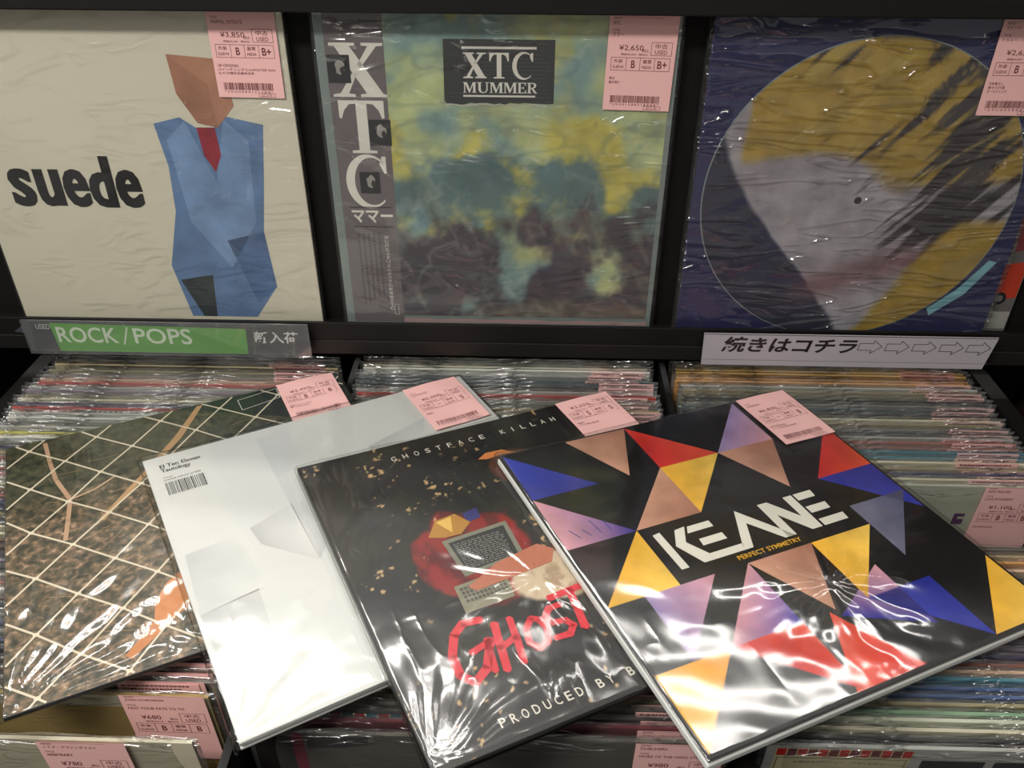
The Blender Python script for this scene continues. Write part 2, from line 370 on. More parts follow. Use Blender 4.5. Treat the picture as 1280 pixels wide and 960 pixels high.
# ------------------------------------------------------------------ price tag
INK = (104, 48, 50)
def price_tag(parent, x, ytop, z, price, sub, sleeve, media, title=(), artist=(), notes=(), code='', seed=1, W=59, H=78, rot=0.0, curl=0.0, shop='ピンク'):
    """pink price label, local frame x right, y down from its top edge"""
    M = Matrix.Translation((x/1000, ytop/1000, z/1000)) @ Matrix.Rotation(rot, 4, 'Z')
    nx, ny = 8, 10; v = []; f = []
    def zz(px, py): return curl*(0.5-0.5*math.cos(px/W*6.28+py/H*4))
    for j in range(ny+1):
        for i in range(nx+1): px, py = W*i/nx, -H*j/ny; v.append((px/1000, py/1000, (0.14+zz(px, py))/1000))
    for j in range(ny):
        for i in range(nx): a = j*(nx+1)+i; f.append((a, a+nx+1, a+nx+2, a+1))
    nb = len(v); v += [(p[0], p[1], p[2]-0.00013) for p in v[:nb]]
    f += [tuple(reversed([k+nb for k in q])) for q in f[:]]
    t = obj('price_tag', mesh_data('price_tag', v, f, M_pink), parent, M)
    A = Art(); y = lambda b: b-H
    if artist:
        A.text('ARTIST', 3.5, y(75.3), 7, 1.7, INK); A.text(artist[0], 3.5, y(71.2), min(50, len(artist[0])*(3.0 if ord(artist[0][0]) > 999 else 1.95)), 2.9, INK)
        A.rect(3, y(77.2), 46, y(77.4), INK)
    if title:
        A.text('TITLE', 3.5, y(66), 6, 1.7, INK); A.text(title[0], 3.5, y(61.8), min(48, len(title[0])*(3.2 if ord(title[0][0]) > 999 else 1.95)), 2.9, INK)
    A.text('¥'+price, 10, y(50.3), 3.6*len(price)+3, 4.9, INK)
    A.text('税込', 30, y(49.6), 5.5, 2.6, INK); A.text(sub, 12, y(46.6), 23, 1.9, INK)
    A.frame(37.5, y(47), 55.5, y(58), .35, INK); A.text('中古', 41, y(52.8), 10.5, 4, INK); A.text('USED', 41, y(48.1), 10.5, 3.4, INK)
    A.frame(4, y(34), 55, y(45), .35, INK)
    for xx in (17, 29, 41.5): A.rect(xx, y(34), xx+.35, y(45), INK)
    A.text('外装', 6.5, y(40.3), 7.5, 3.2, INK); A.text('SLEEVE', 5.6, y(36), 9.6, 2.3, INK)
    A.text('盤質', 31.5, y(40.3), 7.5, 3.2, INK); A.text('MEDIA', 31.2, y(36), 8, 2.3, INK)
    def grade(g, cx):
        if g == '-': A.rect(cx-2, y(39.3), cx+2, y(39.9), INK)
        else:
            wd = 3.4 if len(g) == 1 else 8; A.text(g, cx-wd/2, y(36.3), wd, 6.4, INK, bold=0.012)
    grade(sleeve, 23.2); grade(media, 48.3)
    for k, n_ in enumerate(notes): A.text(n_, 3.5, y(26.2-3.3*k), min(50, len(n_)*(2.4 if any(ord(ch) > 999 for ch in n_) else 1.7)), 2.5, INK)
    if code:
        A.barcode(6, y(6.6), 50, y(12.8), seed, INK, u=.36); A.text('*'+code+'*', 6, y(4.2), 43, 1.8, INK, space=1.5)
        A.frame(36, y(.8), 51, y(3.9), .3, INK); A.text(shop, 39, y(1.3), 9, 2, INK)
    if curl:
        vs = A.v; A.v = [(a, b, c+zz(a*1000, b*1000)/1000) for a, b, c in vs]
    A.v = [(a, b, c+0.0001) for a, b, c in A.v]
    A.build('tag_print', t)
    return t

# ------------------------------------------------------------------ shop floor and display rack
box('floor', (-2.5, 2.5, -2.0, 3.0, -0.02, 0.0), M_floor)['kind'] = 'structure'
PY, PZ, TILT = 0.72249, CZ-0.50156, 0.0873
def panelM(X, h=315.0, off=0.0, rot=0.0):
    """frame on the tilted display board: x along the shelf, y up the board, z towards the customer"""
    up = Vector((0, math.sin(TILT), math.cos(TILT))); nrm = Vector((0, -math.cos(TILT), math.sin(TILT)))
    o = Vector((X/1000, PY, PZ))+up*h/1000+nrm*off/1000
    return Matrix(((1, 0, 0, o.x), (0, up.y, nrm.y, o.y), (0, up.z, nrm.z, o.z), (0, 0, 0, 1))) @ Matrix.Rotation(rot, 4, 'Z')
rack = empty('display_rack', Matrix.Translation((0, 0.5, 0)))
tag(rack, 'black display rack and bins behind and under all the records', 'display rack')
RI = Matrix.Translation((0, -0.5, 0))
PM = RI @ panelM(0, 0)
XL, XR = -0.556, 0.512
def pbox(name, b, mat, bevel=0.0):
    v, f = box_vf(*[q/1000 for q in b]); m = mesh_data(name, v, f, mat)
    o = obj(name, m, rack, PM)
    if bevel: md = o.modifiers.new('bevel', 'BEVEL'); md.width = bevel/1000; md.segments = 2
    return o
pbox('backboard', (XL*1000-160, XR*1000+90, -14, 330, -20, -9.5), M_board)
pbox('shelf_ledge', (XL*1000-160, XR*1000+90, -14, -1.2, -9.4, 11), M_black, 1.2)
pbox('retaining_lip', (XL*1000-160, XR*1000+90, -14, 6.5, 11.1, 15), M_black, 0.8)
pbox('lower_rail', (XL*1000-160, XR*1000+90, -31, -14.1, -4, 15.6), M_edge, 1.0)
pbox('upper_rail', (XL*1000-160, XR*1000+90, 304, 320, 7, 20), M_black, 1.5)
pbox('upper_board', (XL*1000-160, XR*1000+90, 320.2, 345, -20, 12), M_board)
def rbox(name, b, mat, bevel=0.0):
    return box(name, b, mat, rack, RI, bevel)
def ztop(Y): return CZ-0.556+(0.70-Y)*0.085
def divider(x0, x1, name='divider'):
    y0, y1 = 0.165, 0.775
    za, zb = ztop(y0)-0.016, ztop(y1)-0.016
    v = [(x0, y0, 0.45), (x1, y0, 0.45), (x1, y1, 0.45), (x0, y1, 0.45), (x0, y0, za), (x1, y0, za), (x1, y1, zb), (x0, y1, zb)]
    f = [(0, 3, 2, 1), (4, 5, 6, 7), (0, 1, 5, 4), (1, 2, 6, 5), (2, 3, 7, 6), (3, 0, 4, 7)]
    return obj(name, mesh_data(name, v, f, M_black), rack, RI)
for a, b in ((-0.556, -0.538), (-0.1965, -0.1905), (0.148, 0.154), (0.494, 0.512)): divider(a, b)
rbox('bin_floor', (XL, XR, 0.165, 0.775, 0.43, 0.4495), M_black)
rbox('bin_front', (XL, XR, 0.146, 0.1645, 0.35, ztop(0.16)-0.05), M_black)
rbox('bin_back', (XL, XR, 0.776, 0.794, 0.35, PZ-0.034), M_board)
rbox('plinth', (XL+0.02, XR-0.02, 0.19, 0.77, 0.0, 0.43), M_black)
M_cheek = flat('dark_red_brown_cheek', (34, 20, 17), 0.5)
rbox('side_cheek', (0.5725, 0.590, 0.10, 0.66, 0.0, CZ-0.56), M_cheek)
rbox('side_cheek', (0.5725, 0.590, 0.661, 0.80, 0.0, CZ-0.15), M_cheek)
rbox('side_cheek', (-0.66, -0.645, 0.10, 0.66, 0.0, CZ-0.53), M_black)
rbox('side_cheek', (-0.66, -0.645, 0.661, 0.80, 0.0, CZ-0.15), M_black)
rbox('side_shelf', (-0.6445, -0.557, 0.16, 0.80, CZ-0.72, CZ-0.70), M_black)
rbox('side_shelf', (0.513, 0.572, 0.16, 0.80, CZ-0.72, CZ-0.70), M_black)
rbox('bin_back', (-0.6445, -0.5565, 0.776, 0.794, CZ-0.69, PZ-0.034), M_board)
rbox('bin_back', (0.5125, 0.572, 0.776, 0.794, CZ-0.69, PZ-0.034), M_board)

# ------------------------------------------------------------------ records on the display board
def jacket(parent, mat, T=3.2, S=315, face=None):
    j = box('jacket', (0, S/1000, -S/1000, 0, -T/1000, 0), mat, parent, bevel=0.0004)
    return j

# --- ivory sleeve, first from the left
rec = empty('vinyl_record', panelM(-530.5, 314, 0.5))
tag(rec, 'ivory record sleeve with blue angular figure and heavy black lettering, left on the shelf', 'record')
IV = (208, 202, 182)
M_iv = flat('ivory_card', IV, 0.45, 0.35, noise=0.03, scale=5)
j = jacket(rec, M_iv)
a = Art(); P_ = lambda X, h: (X+530.5, h-314)
steel = (92, 120, 160); steel2 = (76, 103, 144); steel3 = (112, 140, 178)
a.poly([P_(-347, 205), P_(-322, 211), P_(-300, 196), P_(-278, 212), P_(-246, 205), P_(-254, 150), P_(-262, 100), P_(-258, 40), P_(-284, 4), P_(-352, 4), P_(-362, 62), P_(-345, 120), P_(-342, 165)], steel, 0)
a.poly([P_(-318, 208), P_(-299, 150), P_(-282, 210), P_(-262, 190), P_(-268, 110), P_(-300, 60), P_(-332, 110), P_(-338, 190)], steel3, 1)
a.poly([P_(-262, 100), P_(-258, 40), P_(-280, 20), P_(-300, 90)], steel2, 1)
a.poly([P_(-356, 46), P_(-322, 52), P_(-326, 4), P_(-340, 4)], (44, 52, 56), 2)
a.poly([P_(-322, 266), P_(-274, 262), P_(-270, 222), P_(-288, 202), P_(-306, 206), P_(-320, 232)], (172, 122, 96), 3)
a.poly([P_(-322, 266), P_(-290, 240), P_(-288, 202), P_(-306, 206), P_(-320, 232)], (160, 110, 84), 4)
a.poly([P_(-308, 202), P_(-291, 202), P_(-290, 176), P_(-298, 160), P_(-306, 176)], (142, 30, 48), 3)
a.build('cover_art', j, M_paint)
a = Art()
for ch, x0, hh in (('s', 30, 38), ('u', 56, 37), ('e', 82, 38), ('d', 107, 51), ('e', 133, 38)):
    for dx in (0, .9, 1.8, 2.7): a.text(ch, x0+dx, -191 if ch != 'u' else -190.5, 22.4 if ch != 's' else 21, hh, (22, 20, 20), 2+dx*.2, bold=0.022) or None
a.build('lettering', j)
film('plastic_sleeve', rec, M_film_disp, T=3.2, over=3, z0=1.0, hfn=waves(3, [(0.25, 95, 1.1), (0.12, 37, 1.9)], [(300, -300, 90, 14, .5)], 2.2), press=(250.5, -84, 1.3))
price_tag(rec, 250.5, 0, 1.55, '3,850', '税抜¥3,500・税¥350', 'B', 'B+', title=('ANIMAL NITRATE',), notes=('UK-ORIGINAL', '12インチシングル/w/POSTER INN', 'E) ※1次盤先品番商品表'), code='20U00841213B8', seed=3, H=84, rot=-0.01)

# --- green and yellow painted sleeve with grey paper band, middle
rec = empty('vinyl_record', panelM(-189.5, 314, 0.5))
tag(rec, 'mottled green and yellow record sleeve with grey paper band, middle of the display shelf', 'record')
M_tealc = flat('teal_card', (120, 132, 128), 0.5)
j = jacket(rec, M_tealc)
def clouds(X, Y):
    n1 = vnoise(X/70+2, Y/70+40, 11, 5); n2 = vnoise(X/45+9, Y/60+30, 12, 5); n3 = vnoise(X/30+1, Y/30+50, 13, 5)
    v = -Y/314
    c = np.zeros(X.shape+(3,))+np.array((122, 150, 146.))
    c = mixc(c, (176, 184, 132), sm(.40, .62, n1+0.25*np.exp(-((v-.5)/.25)**2)-.05))
    c = mixc(c, (188, 178, 88), sm(.52, .70, n2+0.22*np.exp(-((v-.58)/.2)**2)-.06))
    c = mixc(c, (74, 104, 118), sm(.50, .66, n3*.6+n1*.1+.36*sm(.28, .55, v)-.06*v)*sm(.2, .34, v)*.85*(1-sm(.6, .75, v)))
    c = mixc(c, (72, 66, 72), sm(.50, .62, n2*.5+n3*.3+.30*sm(.45, .75, v)-.06))
    c = mixc(c, (98, 88, 82), sm(.5, .8, vnoise(X/50, Y/20+70, 15, 4)+.35*sm(.8, 1, v)-.1)*sm(.75, .9, v))
    c = mixc(c, (160, 165, 140), sm(.60, .66, vnoise(X/14+Y/30, Y/50+20, 16, 4))*.22)
    cr_ = 1-np.abs(2*vnoise(X/34+7, Y/34+80, 17, 3)-1); c = mixc(c, (198, 202, 178), sm(.90, .99, cr_)*.16); c = mixc(c, (70, 92, 98), sm(.86, .98, 1-np.abs(2*vnoise(X/50+3, Y/24+20, 18, 3)-1))*.2)
    return c
painted('cover_art', j, 10, -305, 310, -3, 170, clouds, M_paint)
a = Art(); Q = lambda X, h: (X+189.5, h-314)
a.rect(8, -2, 59.5, -313, (104, 96, 98), 1)          # paper band
r9 = random.Random(5)
for k in range(7): a.rect(9+k*7.2, -2, 12.4+k*7.2, -5.5, (24, 22, 22), 2)
# torn newspaper block and title
pts = [Q(-78.5, 281)]+[Q(18.5, 281)]+[Q(18.5, 227)]+[(q, -87.5+r9.uniform(-1.6, 1)) for q in range(204, 112, -7)]+[Q(-79, 229)]
a.poly(pts, (44, 46, 46), 2)
a.line([(q, -88.4+r9.uniform(-1, 1)) for q in range(112, 207, 6)], 1.2, (190, 188, 178), 3)
for k in range(15):
    x0 = 128 if k < 13 else 112
    a.rect(x0+r9.uniform(0, 3), -35-k*3.3, 206-r9.uniform(0, 9), -36-k*3.3, (58, 60, 60), 3)
WHT = (218, 214, 204)
def serif_text(s_, boxes, col, lay):
    for ch, (x0, y0, x1, y1) in zip(s_, boxes):
        W_, H_ = x1-x0, y1-y0
        T = lambda u, v_: (x0+u*W_, y0+v_*H_)
        def pl(*p): a.poly([T(*q) for q in p], col, lay)
        if ch == 'X':
            pl((.0, 1), (.48, 1), (.48, .95), (.38, .94), (.95, .07), (1.02, .05), (1.02, 0), (.52, 0), (.52, .05), (.64, .07), (.10, .94), (0, .95))
            pl((.60, 1), (1, 1), (1, .95), (.88, .94), (.56, .55), (.50, .60), (.72, .94), (.60, .95))
            pl((.0, 0), (.42, 0), (.42, .05), (.30, .07), (.46, .40), (.40, .46), (.14, .07), (0, .05))
        elif ch == 'T':
            pl((0, 1), (1, 1), (1, .68), (.95, .66), (.88, .82), (.76, .93), (.62, .94), (.62, .06), (.78, .05), (.78, 0), (.22, 0), (.22, .05), (.38, .06), (.38, .94), (.24, .93), (.12, .82), (.05, .66), (0, .68))
        elif ch == 'C':
            o_, i_ = [], []
            for k in range(25):
                t = math.radians(48+k*(264/24)); o_.append((.52+.52*math.cos(t), .5+.52*math.sin(t))); i_.append((.60+.40*math.cos(t), .5+.455*math.sin(t)))
            pl(*(o_+i_[::-1])); pl((.86, .98), (.95, .98), (.95, .66), (.90, .66), (.80, .84))
        elif ch == 'M':
            pl((0, 1), (.30, 1), (.52, .30), (.74, 1), (1, 1), (1, .95), (.94, .94), (.94, .06), (1, .05), (1, 0), (.68, 0), (.68, .05), (.76, .06), (.76, .80), (.50, 0), (.44, 0), (.16, .84), (.16, .06), (.24, .05), (.24, 0), (0, 0), (0, .05), (.08, .06), (.08, .94), (0, .95))
        elif ch == 'U':
            pl((0, 1), (.42, 1), (.42, .95), (.32, .94), (.32, .28), (.40, .10), (.55, .07), (.70, .12), (.78, .28), (.78, .94), (.68, .95), (.68, 1), (1, 1), (1, .95), (.88, .94), (.88, .26), (.76, .04), (.52, -.02), (.24, .04), (.12, .26), (.12, .94), (0, .95))
        elif ch == 'E':
            pl((0, 1), (.95, 1), (.95, .72), (.90, .72), (.78, .93), (.36, .93), (.36, .54), (.62, .54), (.68, .66), (.72, .66), (.72, .36), (.68, .36), (.62, .47), (.36, .47), (.36, .07), (.80, .07), (.94, .30), (1, .30), (.98, 0), (0, 0), (0, .05), (.12, .06), (.12, .94), (0, .95))
        elif ch == 'R':
            pl((0, 1), (.55, 1), (.80, .95), (.90, .76), (.82, .56), (.62, .48), (.90, .06), (1, .05), (1, 0), (.72, 0), (.42, .46), (.34, .46), (.34, .06), (.44, .05), (.44, 0), (0, 0), (0, .05), (.12, .06), (.12, .94), (0, .95))
            a.poly([T(*q) for q in ((.34, .93), (.52, .92), (.66, .86), (.68, .74), (.62, .58), (.48, .53), (.34, .53))], (44, 46, 46), lay+1)
B = lambda X0, h0, X1, h1: (X0+189.5, h0-314, X1+189.5, h1-314)
serif_text('X', [B(-178, 231, -131, 277)], WHT, 2)
serif_text('T', [B(-175, 180, -134, 228)], WHT, 2)
serif_text('C', [B(-175, 127, -134, 178)], WHT, 2)
for X0, h0, X1, h1, sd in ((-181, 243, -161, 267, 1), (-149, 187, -129, 211, 2), (-162, 141, -143, 162, 3)):
    a.rect(X0+189.5, h0-314, X1+189.5, h1-314, (34, 32, 33), 4)
    cx, cy = (X0+X1)/2+189.5, (h0+h1)/2-314; rr = random.Random(sd)
    a.ellipse(cx+1, cy+1.5, 4.2, 6.2, (150, 146, 140), 5, 16, .16, rr=rr); a.ellipse(cx+3, cy-1, 2.0, 3.6, (44, 42, 42), 6, 12, .2, rr=rr)
a.rect(15.5, -187.6, 55.5, -186.4, (52, 48, 50), 2); a.rect(16, -207.6, 56, -206.4, (52, 48, 50), 2)
a.text('ママー', 16.5, -203, 39.5, 13, WHT, 3, bold=0.03)
a.text('V.I.L-6042★¥2,500', 19, -20.5, 36, 3, (48, 44, 46), 3)
for k, ch in enumerate('はじけとぶぞリズムポップの新境地XTC'): a.text(ch, 46.2, -219.5-4.4*k, 3.8, 3.5, WHT, 3)
for c_ in range(5):
    yy = -214
    while yy > -292+c_*3: l_ = r9.uniform(1.4, 2.6); a.rect(20+c_*5, yy, 21.8+c_*5, yy-l_, (78, 72, 74), 3); yy -= l_+.9
a.frame(50.5, -304, 55, -292, .3, WHT, 3)
serif_text('XTC', [(128, -65.5, 148, -44), (151, -65.5, 168, -44), (171, -66, 190, -43.5)], WHT, 4)
xs_ = 127.5
for ch, wd in zip('MUMMER', (12.5, 11.5, 12.5, 12.5, 8.6, 10)):
    serif_text(ch, [(xs_, -78, xs_+wd-.8, -69)], WHT, 4); xs_ += wd-.2
a.rect(127, -41, 192, -39, WHT, 4); a.rect(127.5, -81.6, 191.5, -80, WHT, 4)
a.poly([(59.5, -311.5)]+[(60+q*12.5, -308.5+r9.uniform(-1.2, 1.2)) for q in range(20)]+[(311, -308), (311, -313), (59.5, -313)], (170, 142, 142), 3)
a.build('lettering', j)
film('plastic_sleeve', rec, M_film_disp, T=3.2, over=4, z0=1.0, hfn=waves(8, [(0.3, 80, 2.2), (0.2, 31, .6)], [(60, -300, 80, 12, .5), (300, -290, 90, 12, .5)], 2.5), press=(253.5, -92, 1.3))
price_tag(rec, 253.5, 0, 1.55, '2,650', '税抜¥2,409・税¥241', 'B', 'B+', title=('ママー',), artist=('XTC',), notes=('帯付', '盤日焼け'), code='29U0158851BBBB', seed=5, H=91, rot=-0.02)

# --- another sleeve standing behind the blue one
rec = empty('vinyl_record', panelM(178, 314, -4.4))
tag(rec, 'grey record sleeve with red patches, mostly hidden behind the dark blue picture disc sleeve', 'record')
j = jacket(rec, flat('grey_card', (112, 108, 104), .5), T=3.0)
a = Art()
a.rect(270, -2, 314, -313, (96, 92, 90), 0)
a.poly([(288, -240), (314, -236), (314, -276), (286, -280)], (176, 56, 34), 1); a.ellipse(298, -277, 7, 7, (32, 30, 30), 2); a.ellipse(298, -277, 3.5, 3.5, (110, 108, 106), 3)
a.poly([(290, -175), (314, -170), (314, -222), (296, -226)], (120, 50, 52), 1); a.poly([(292, -150), (314, -146), (314, -168), (290, -172)], (170, 165, 160), 1)
a.rect(300, -190, 312, -205, (176, 118, 84), 2); a.rect(286, -292, 314, -312, (150, 148, 142), 1)
a.build('cover_art', j)

# --- dark blue sleeve with clear window and picture disc
rec = empty('vinyl_record', panelM(153, 314, 0.5))
tag(rec, 'dark blue sleeve in wrinkled plastic with round yellow and grey picture disc', 'record')
NAVY = (28, 30, 78)
j = jacket(rec, flat('navy_card', NAVY, .4, .4, noise=.1, scale=6), T=3.6)
CX, CY, RD = 155, -173, 147
def discpaint(X, Y):
    u, v = X-CX, Y-CY
    d1 = vnoise(X/45, Y/45+40, 21, 4)-.5
    c = np.zeros(X.shape+(3,))+np.array((40, 42, 66.))
    edge = u*0.9+v*0.42+74+22*np.sin(v/58+1.0)+d1*14                       # pale field right of a soft slanted edge
    c = mixc(c, (178, 172, 176), sm(-3, 3, edge))
    c = mixc(c, (150, 140, 146), sm(.5, .7, vnoise(X/70, Y/40+30, 22, 3))*sm(-3, 3, edge)*.6)
    yel = v*1.0+u*0.10-30+12*np.sin(u/35)+d1*26
    c = mixc(c, (184, 152, 62), sm(-8, 8, yel)*sm(-108, -100, u+v*.15+d1*20))
    ang = (X*0.78+Y*0.62); acr = (X*0.62-Y*0.78)
    st = vnoise(acr/9+ang/60, ang/75+50, 23, 4)
    band = sm(.46, .62, st+.32*np.exp(-((u-85)/42)**2)*sm(-95, -20, v)-.16)
    c = mixc(c, (52, 44, 48), band*sm(-20, 20, u*1.2+v*.8-5+d1*60)*.95)
    c = mixc(c, (204, 178, 88), sm(.60, .70, vnoise(acr/6, ang/50+50, 24, 4))*sm(0, 20, yel)*.6)
    c = mixc(c, (132, 92, 96), np.exp(-((v+82-.35*u)/17)**2)*sm(-70, -20, u)*(1-sm(60, 90, u))*.75)
    c = mixc(c, (178, 146, 56), sm(-6, 6, u-v*.6-110+d1*30)*sm(-6, 6, -v-20))
    return c*np.array((.88, .88, .9))
def discgrid(parent):
    nr, na = 110, 300; v = []; cc = []
    rr = np.linspace(3, RD-1.2, nr); aa = np.linspace(0, 2*math.pi, na, endpoint=False)
    Rr, Aa = np.meshgrid(rr, aa, indexing='ij'); X = CX+Rr*np.cos(Aa); Y = CY+Rr*np.sin(Aa)
    c = np.clip(discpaint(X, Y), 0, 255)/255; c = np.where(c <= .04045, c/12.92, ((c+.055)/1.055)**2.4).reshape(-1, 3)
    v = np.stack([X.ravel()/1000, Y.ravel()/1000, np.full(X.size, .0011)], 1)
    i = np.arange(nr*na).reshape(nr, na); i2 = np.roll(i, -1, 1)
    f = np.stack([i[:-1].ravel(), i[1:].ravel(), i2[1:].ravel(), i2[:-1].ravel()], 1)
    return obj('disc_print', mesh_data('disc_print', v, f.tolist(), M_hair, c), parent)
# the pressing itself: a 1 mm disc with a rounded rim
n = 96; prof = [(RD-.4, 0.15), (RD, 0.45), (RD-.1, .9), (RD-1.2, 1.05), (3, 1.05), (3, 0.15)]
v = []; f = []
for k in range(n):
    t = 2*math.pi*k/n
    for r_, z_ in prof: v.append(((CX+r_*math.cos(t))/1000, (CY+r_*math.sin(t))/1000, z_/1000))
for k in range(n):
    for q in range(len(prof)-1): A0 = k*len(prof)+q; B0 = ((k+1) % n)*len(prof)+q; f.append((A0, B0, B0+1, A0+1))
disc = obj('picture_disc', mesh_data('picture_disc', v, f, flat('clear_vinyl_rim', (120, 130, 132), .15, .6)), rec)
disc['label'] = 'round picture disc printed in yellow, grey and dark tones'
discgrid(disc)
a = Art(); a.ellipse(CX, CY, 3.6, 3.6, (30, 26, 28), 20, 24)
a.ring(CX, CY, 50, 50.5, (150, 144, 140), 19.5, 90); a.build('spindle_hole', disc)
a = Art()
a.poly([(CX+96, CY-114), (CX+120, CY-92), (CX+142, CY-60), (CX+150, CY-62), (CX+128, CY-98), (CX+100, CY-122)], (120, 176, 186), 2)
a.build('cover_art', j)
film('plastic_sleeve', rec, film_mat('wrinkled_film', 0.08, 0.55, 30, (.35, 1.5, 1), rotz=-.75, gain=1.3, haze=.02, ridge=8.0, rscale=30, rstretch=(.3, 1.6, 1), rrot=-.75, cover=.42), T=3.6, over=5, z0=1.6, hfn=waves(14, [(0.3, 60, 2.3), (0.25, 23, 2.1)], [(20, -60, 70, 16, .5)], 3), press=(239, -93, 2.0))
price_tag(rec, 239, 0, 2.3, '2,650', '税抜¥2,409・税¥241', 'B', 'B+', title=('トゥルー・ブルー',), artist=('マドンナ',), notes=('日本盤なし', '盤キズ:片面', 'オールディスク'), code='29U0058889B', seed=9, H=92)

# ------------------------------------------------------------------ signs hanging on the ledge
def sign(name, X0, X1, h0, h1, label, art, shear=0, trans=True):
    s_ = empty(name, panelM(X0, h1, 24.6)); tag(s_, label, 'sign')
    W_, H_ = X1-X0, h1-h0
    v = []; t = 1.6
    quad = [(0, 0), (W_, 0), (W_+shear, -H_), (-shear*.2, -H_)]
    v = [(x/1000, y/1000, 0) for x, y in quad]+[(x/1000, y/1000, -t/1000) for x, y in quad]
    f = [(3, 2, 1, 0), (4, 5, 6, 7), (0, 1, 5, 4), (1, 2, 6, 5), (2, 3, 7, 6), (3, 0, 4, 7)]
    f = [tuple(reversed(q)) for q in f]
    o = obj('sign_plate', mesh_data('sign_plate', v, f, M_signback if trans else M_signwhite), s_)
    art(s_, W_, H_)
    # hooked hanger behind the plate that reaches the ledge
    box('sign_bracket', (0.02, (W_-20)/1000, -0.020, -0.012, -0.0092, -0.0017), M_black, s_)
    return s_
M_signback = flat('dark_clear_plate', (66, 66, 72), .18, .6)
M_signwhite = flat('white_plate', (176, 170, 176), .45, .4)
def art1(s_, W_, H_):
    a = Art(); a.poly([(9, -2.6), (W_-3, -2.6), (W_-2, -H_+3), (5, -H_+3)], (40, 40, 46), 0)
    a.poly([(28, -2.6), (231, -6), (229, -H_+1), (31, -H_+1)], (88, 158, 54), 1)
    a.text('USED', 13, -10, 15, 6, (196, 196, 190), 2)
    a.text('ROCK', 33, -25.5, 63, 18.5, (212, 222, 202), 3, bold=0.012); a.line([(101, -26.5), (108, -6.5)], 1.6, (212, 222, 202), 3); a.text('POPS', 113, -25.5, 60, 18.5, (212, 222, 202), 3, bold=0.012)
    a.text('新入荷', 238, -22.5, 46, 14, (214, 214, 214), 3, bold=0.02)
    o = a.build('sign_print', s_)
    v, f = box_vf(-0.0008, (W_+1)/1000, (-H_-2)/1000, 0.0012, 0.0006, 0.0018); obj('acrylic_cover', mesh_data('acrylic_cover', v, f, M_acrylic), s_)
    v = [(-.014, -.016, -.004), (.002, -.004, 0), (.002, -.016, 0)]; obj('hanging_flap', mesh_data('hanging_flap', v, [(0, 2, 1)], M_signback), s_)
sign('shelf_sign', -521, -226, -28, 9, 'green and black sign reading ROCK/POPS, hanging from the ledge', art1)
def art2(s_, W_, H_):
    a = Art(); B_ = (36, 30, 34)
    a.rect(0, 0, W_, -.9, (90, 86, 90), 1)
    a.text('続きはコチラ', 19, -21.5, 137, 18.5, B_, 2, bold=0.028, shear=.18)
    for k in range(5):
        x = 157+k*27.3; y = -12.5
        p = [(x, y-4), (x+14, y-4), (x+13, y-7.8), (x+24, y+.5), (x+15.5, y+7.4), (x+15, y+4), (x+1.3, y+4), (x, y-4)]
        a.line(p, .55, B_, 2)
    a.line([(1, -30.5), (W_-2, -30.5)], .3, (120, 116, 120), 2)
    a.build('sign_print', s_)
sign('shelf_sign', 178, 473, -30, 7, 'white sign with black Japanese lettering and row of arrows, hanging from the ledge', art2, shear=-6, trans=False)

# ------------------------------------------------------------------ the four records lying across the bins
def layM(loc, wv):
    v_ = Vector(wv); t = v_.length
    return Matrix.Translation(Vector(loc)+Vector((0, 0, CZ))) @ Matrix.Rotation(t, 4, v_.normalized())
MA = layM((-0.4828, 0.5563, -0.5363), (-0.0931, 0.0351, 0.4841))
MB = layM((-0.3398, 0.5275, -0.5204), (-0.0894, 0.0647, 0.5513))
MC = layM((-0.199, 0.517, -0.5145), (-0.0919, 0.0708, 0.4852))
MD = layM((-0.0238, 0.5361, -0.5138), (-0.0932, 0.0733, 0.4463))
# A: net over leaf litter
rec = empty('vinyl_record', MA)
tag(rec, 'record sleeve printed with white netting over brown leaves, leftmost lying across the bins', 'record')
j = jacket(rec, M_carton, T=3.4)
obj('cover_art', mesh_data('cover_art', [(0.0005, -.3145, .00008), (.3145, -.3145, .00008), (.3145, -.0005, .00008), (.0005, -.0005, .00008)], [(0, 1, 2, 3)], M_litter), j)
a = Art()
a.poly([(150, -1), (314, -1), (314, -110), (250, -60), (200, -30)], (36, 44, 40), 0)
a.poly([(176, -3), (170, -3), (144, -45), (110, -90), (70, -139), (74, -142), (114, -93), (149, -50)], (176, 138, 96), 1)
a.line([(33, -7), (36, -39), (40, -68), (50, -102), (47, -129), (44, -154)], 3.6, (178, 144, 116), 1)
a.line([(50, -102), (70, -96), (88, -84)], 1.8, (190, 156, 126), 1)
a.poly([(128, -225), (112, -236), (101, -253), (98, -272), (76, -296), (80, -301), (108, -279), (128, -262), (150, -230)], (188, 122, 74), 1)
rn = random.Random(12)
ND = {}
for i in range(-9, 12):
    for k in range(-9, 12):
        ND[(i, k)] = (49+28.4*i+28.4*k+rn.uniform(-1.5, 1.5), -44-29.8*i+29.2*k+rn.uniform(-1.5, 1.5))
def clipseg(p, q, m=1.5, M_=313.5):
    t0, t1 = 0., 1.; dx, dy = q[0]-p[0], q[1]-p[1]
    for d, lo, hi in ((dx, m-p[0], M_-p[0]), (dy, -M_-p[1], -m-p[1])):
        if abs(d) < 1e-9:
            if lo > 0 or hi < 0: return None
            continue
        a0, a1 = sorted((lo/d, hi/d)); t0 = max(t0, a0); t1 = min(t1, a1)
    return None if t0 >= t1 else ((p[0]+t0*dx, p[1]+t0*dy), (p[0]+t1*dx, p[1]+t1*dy))
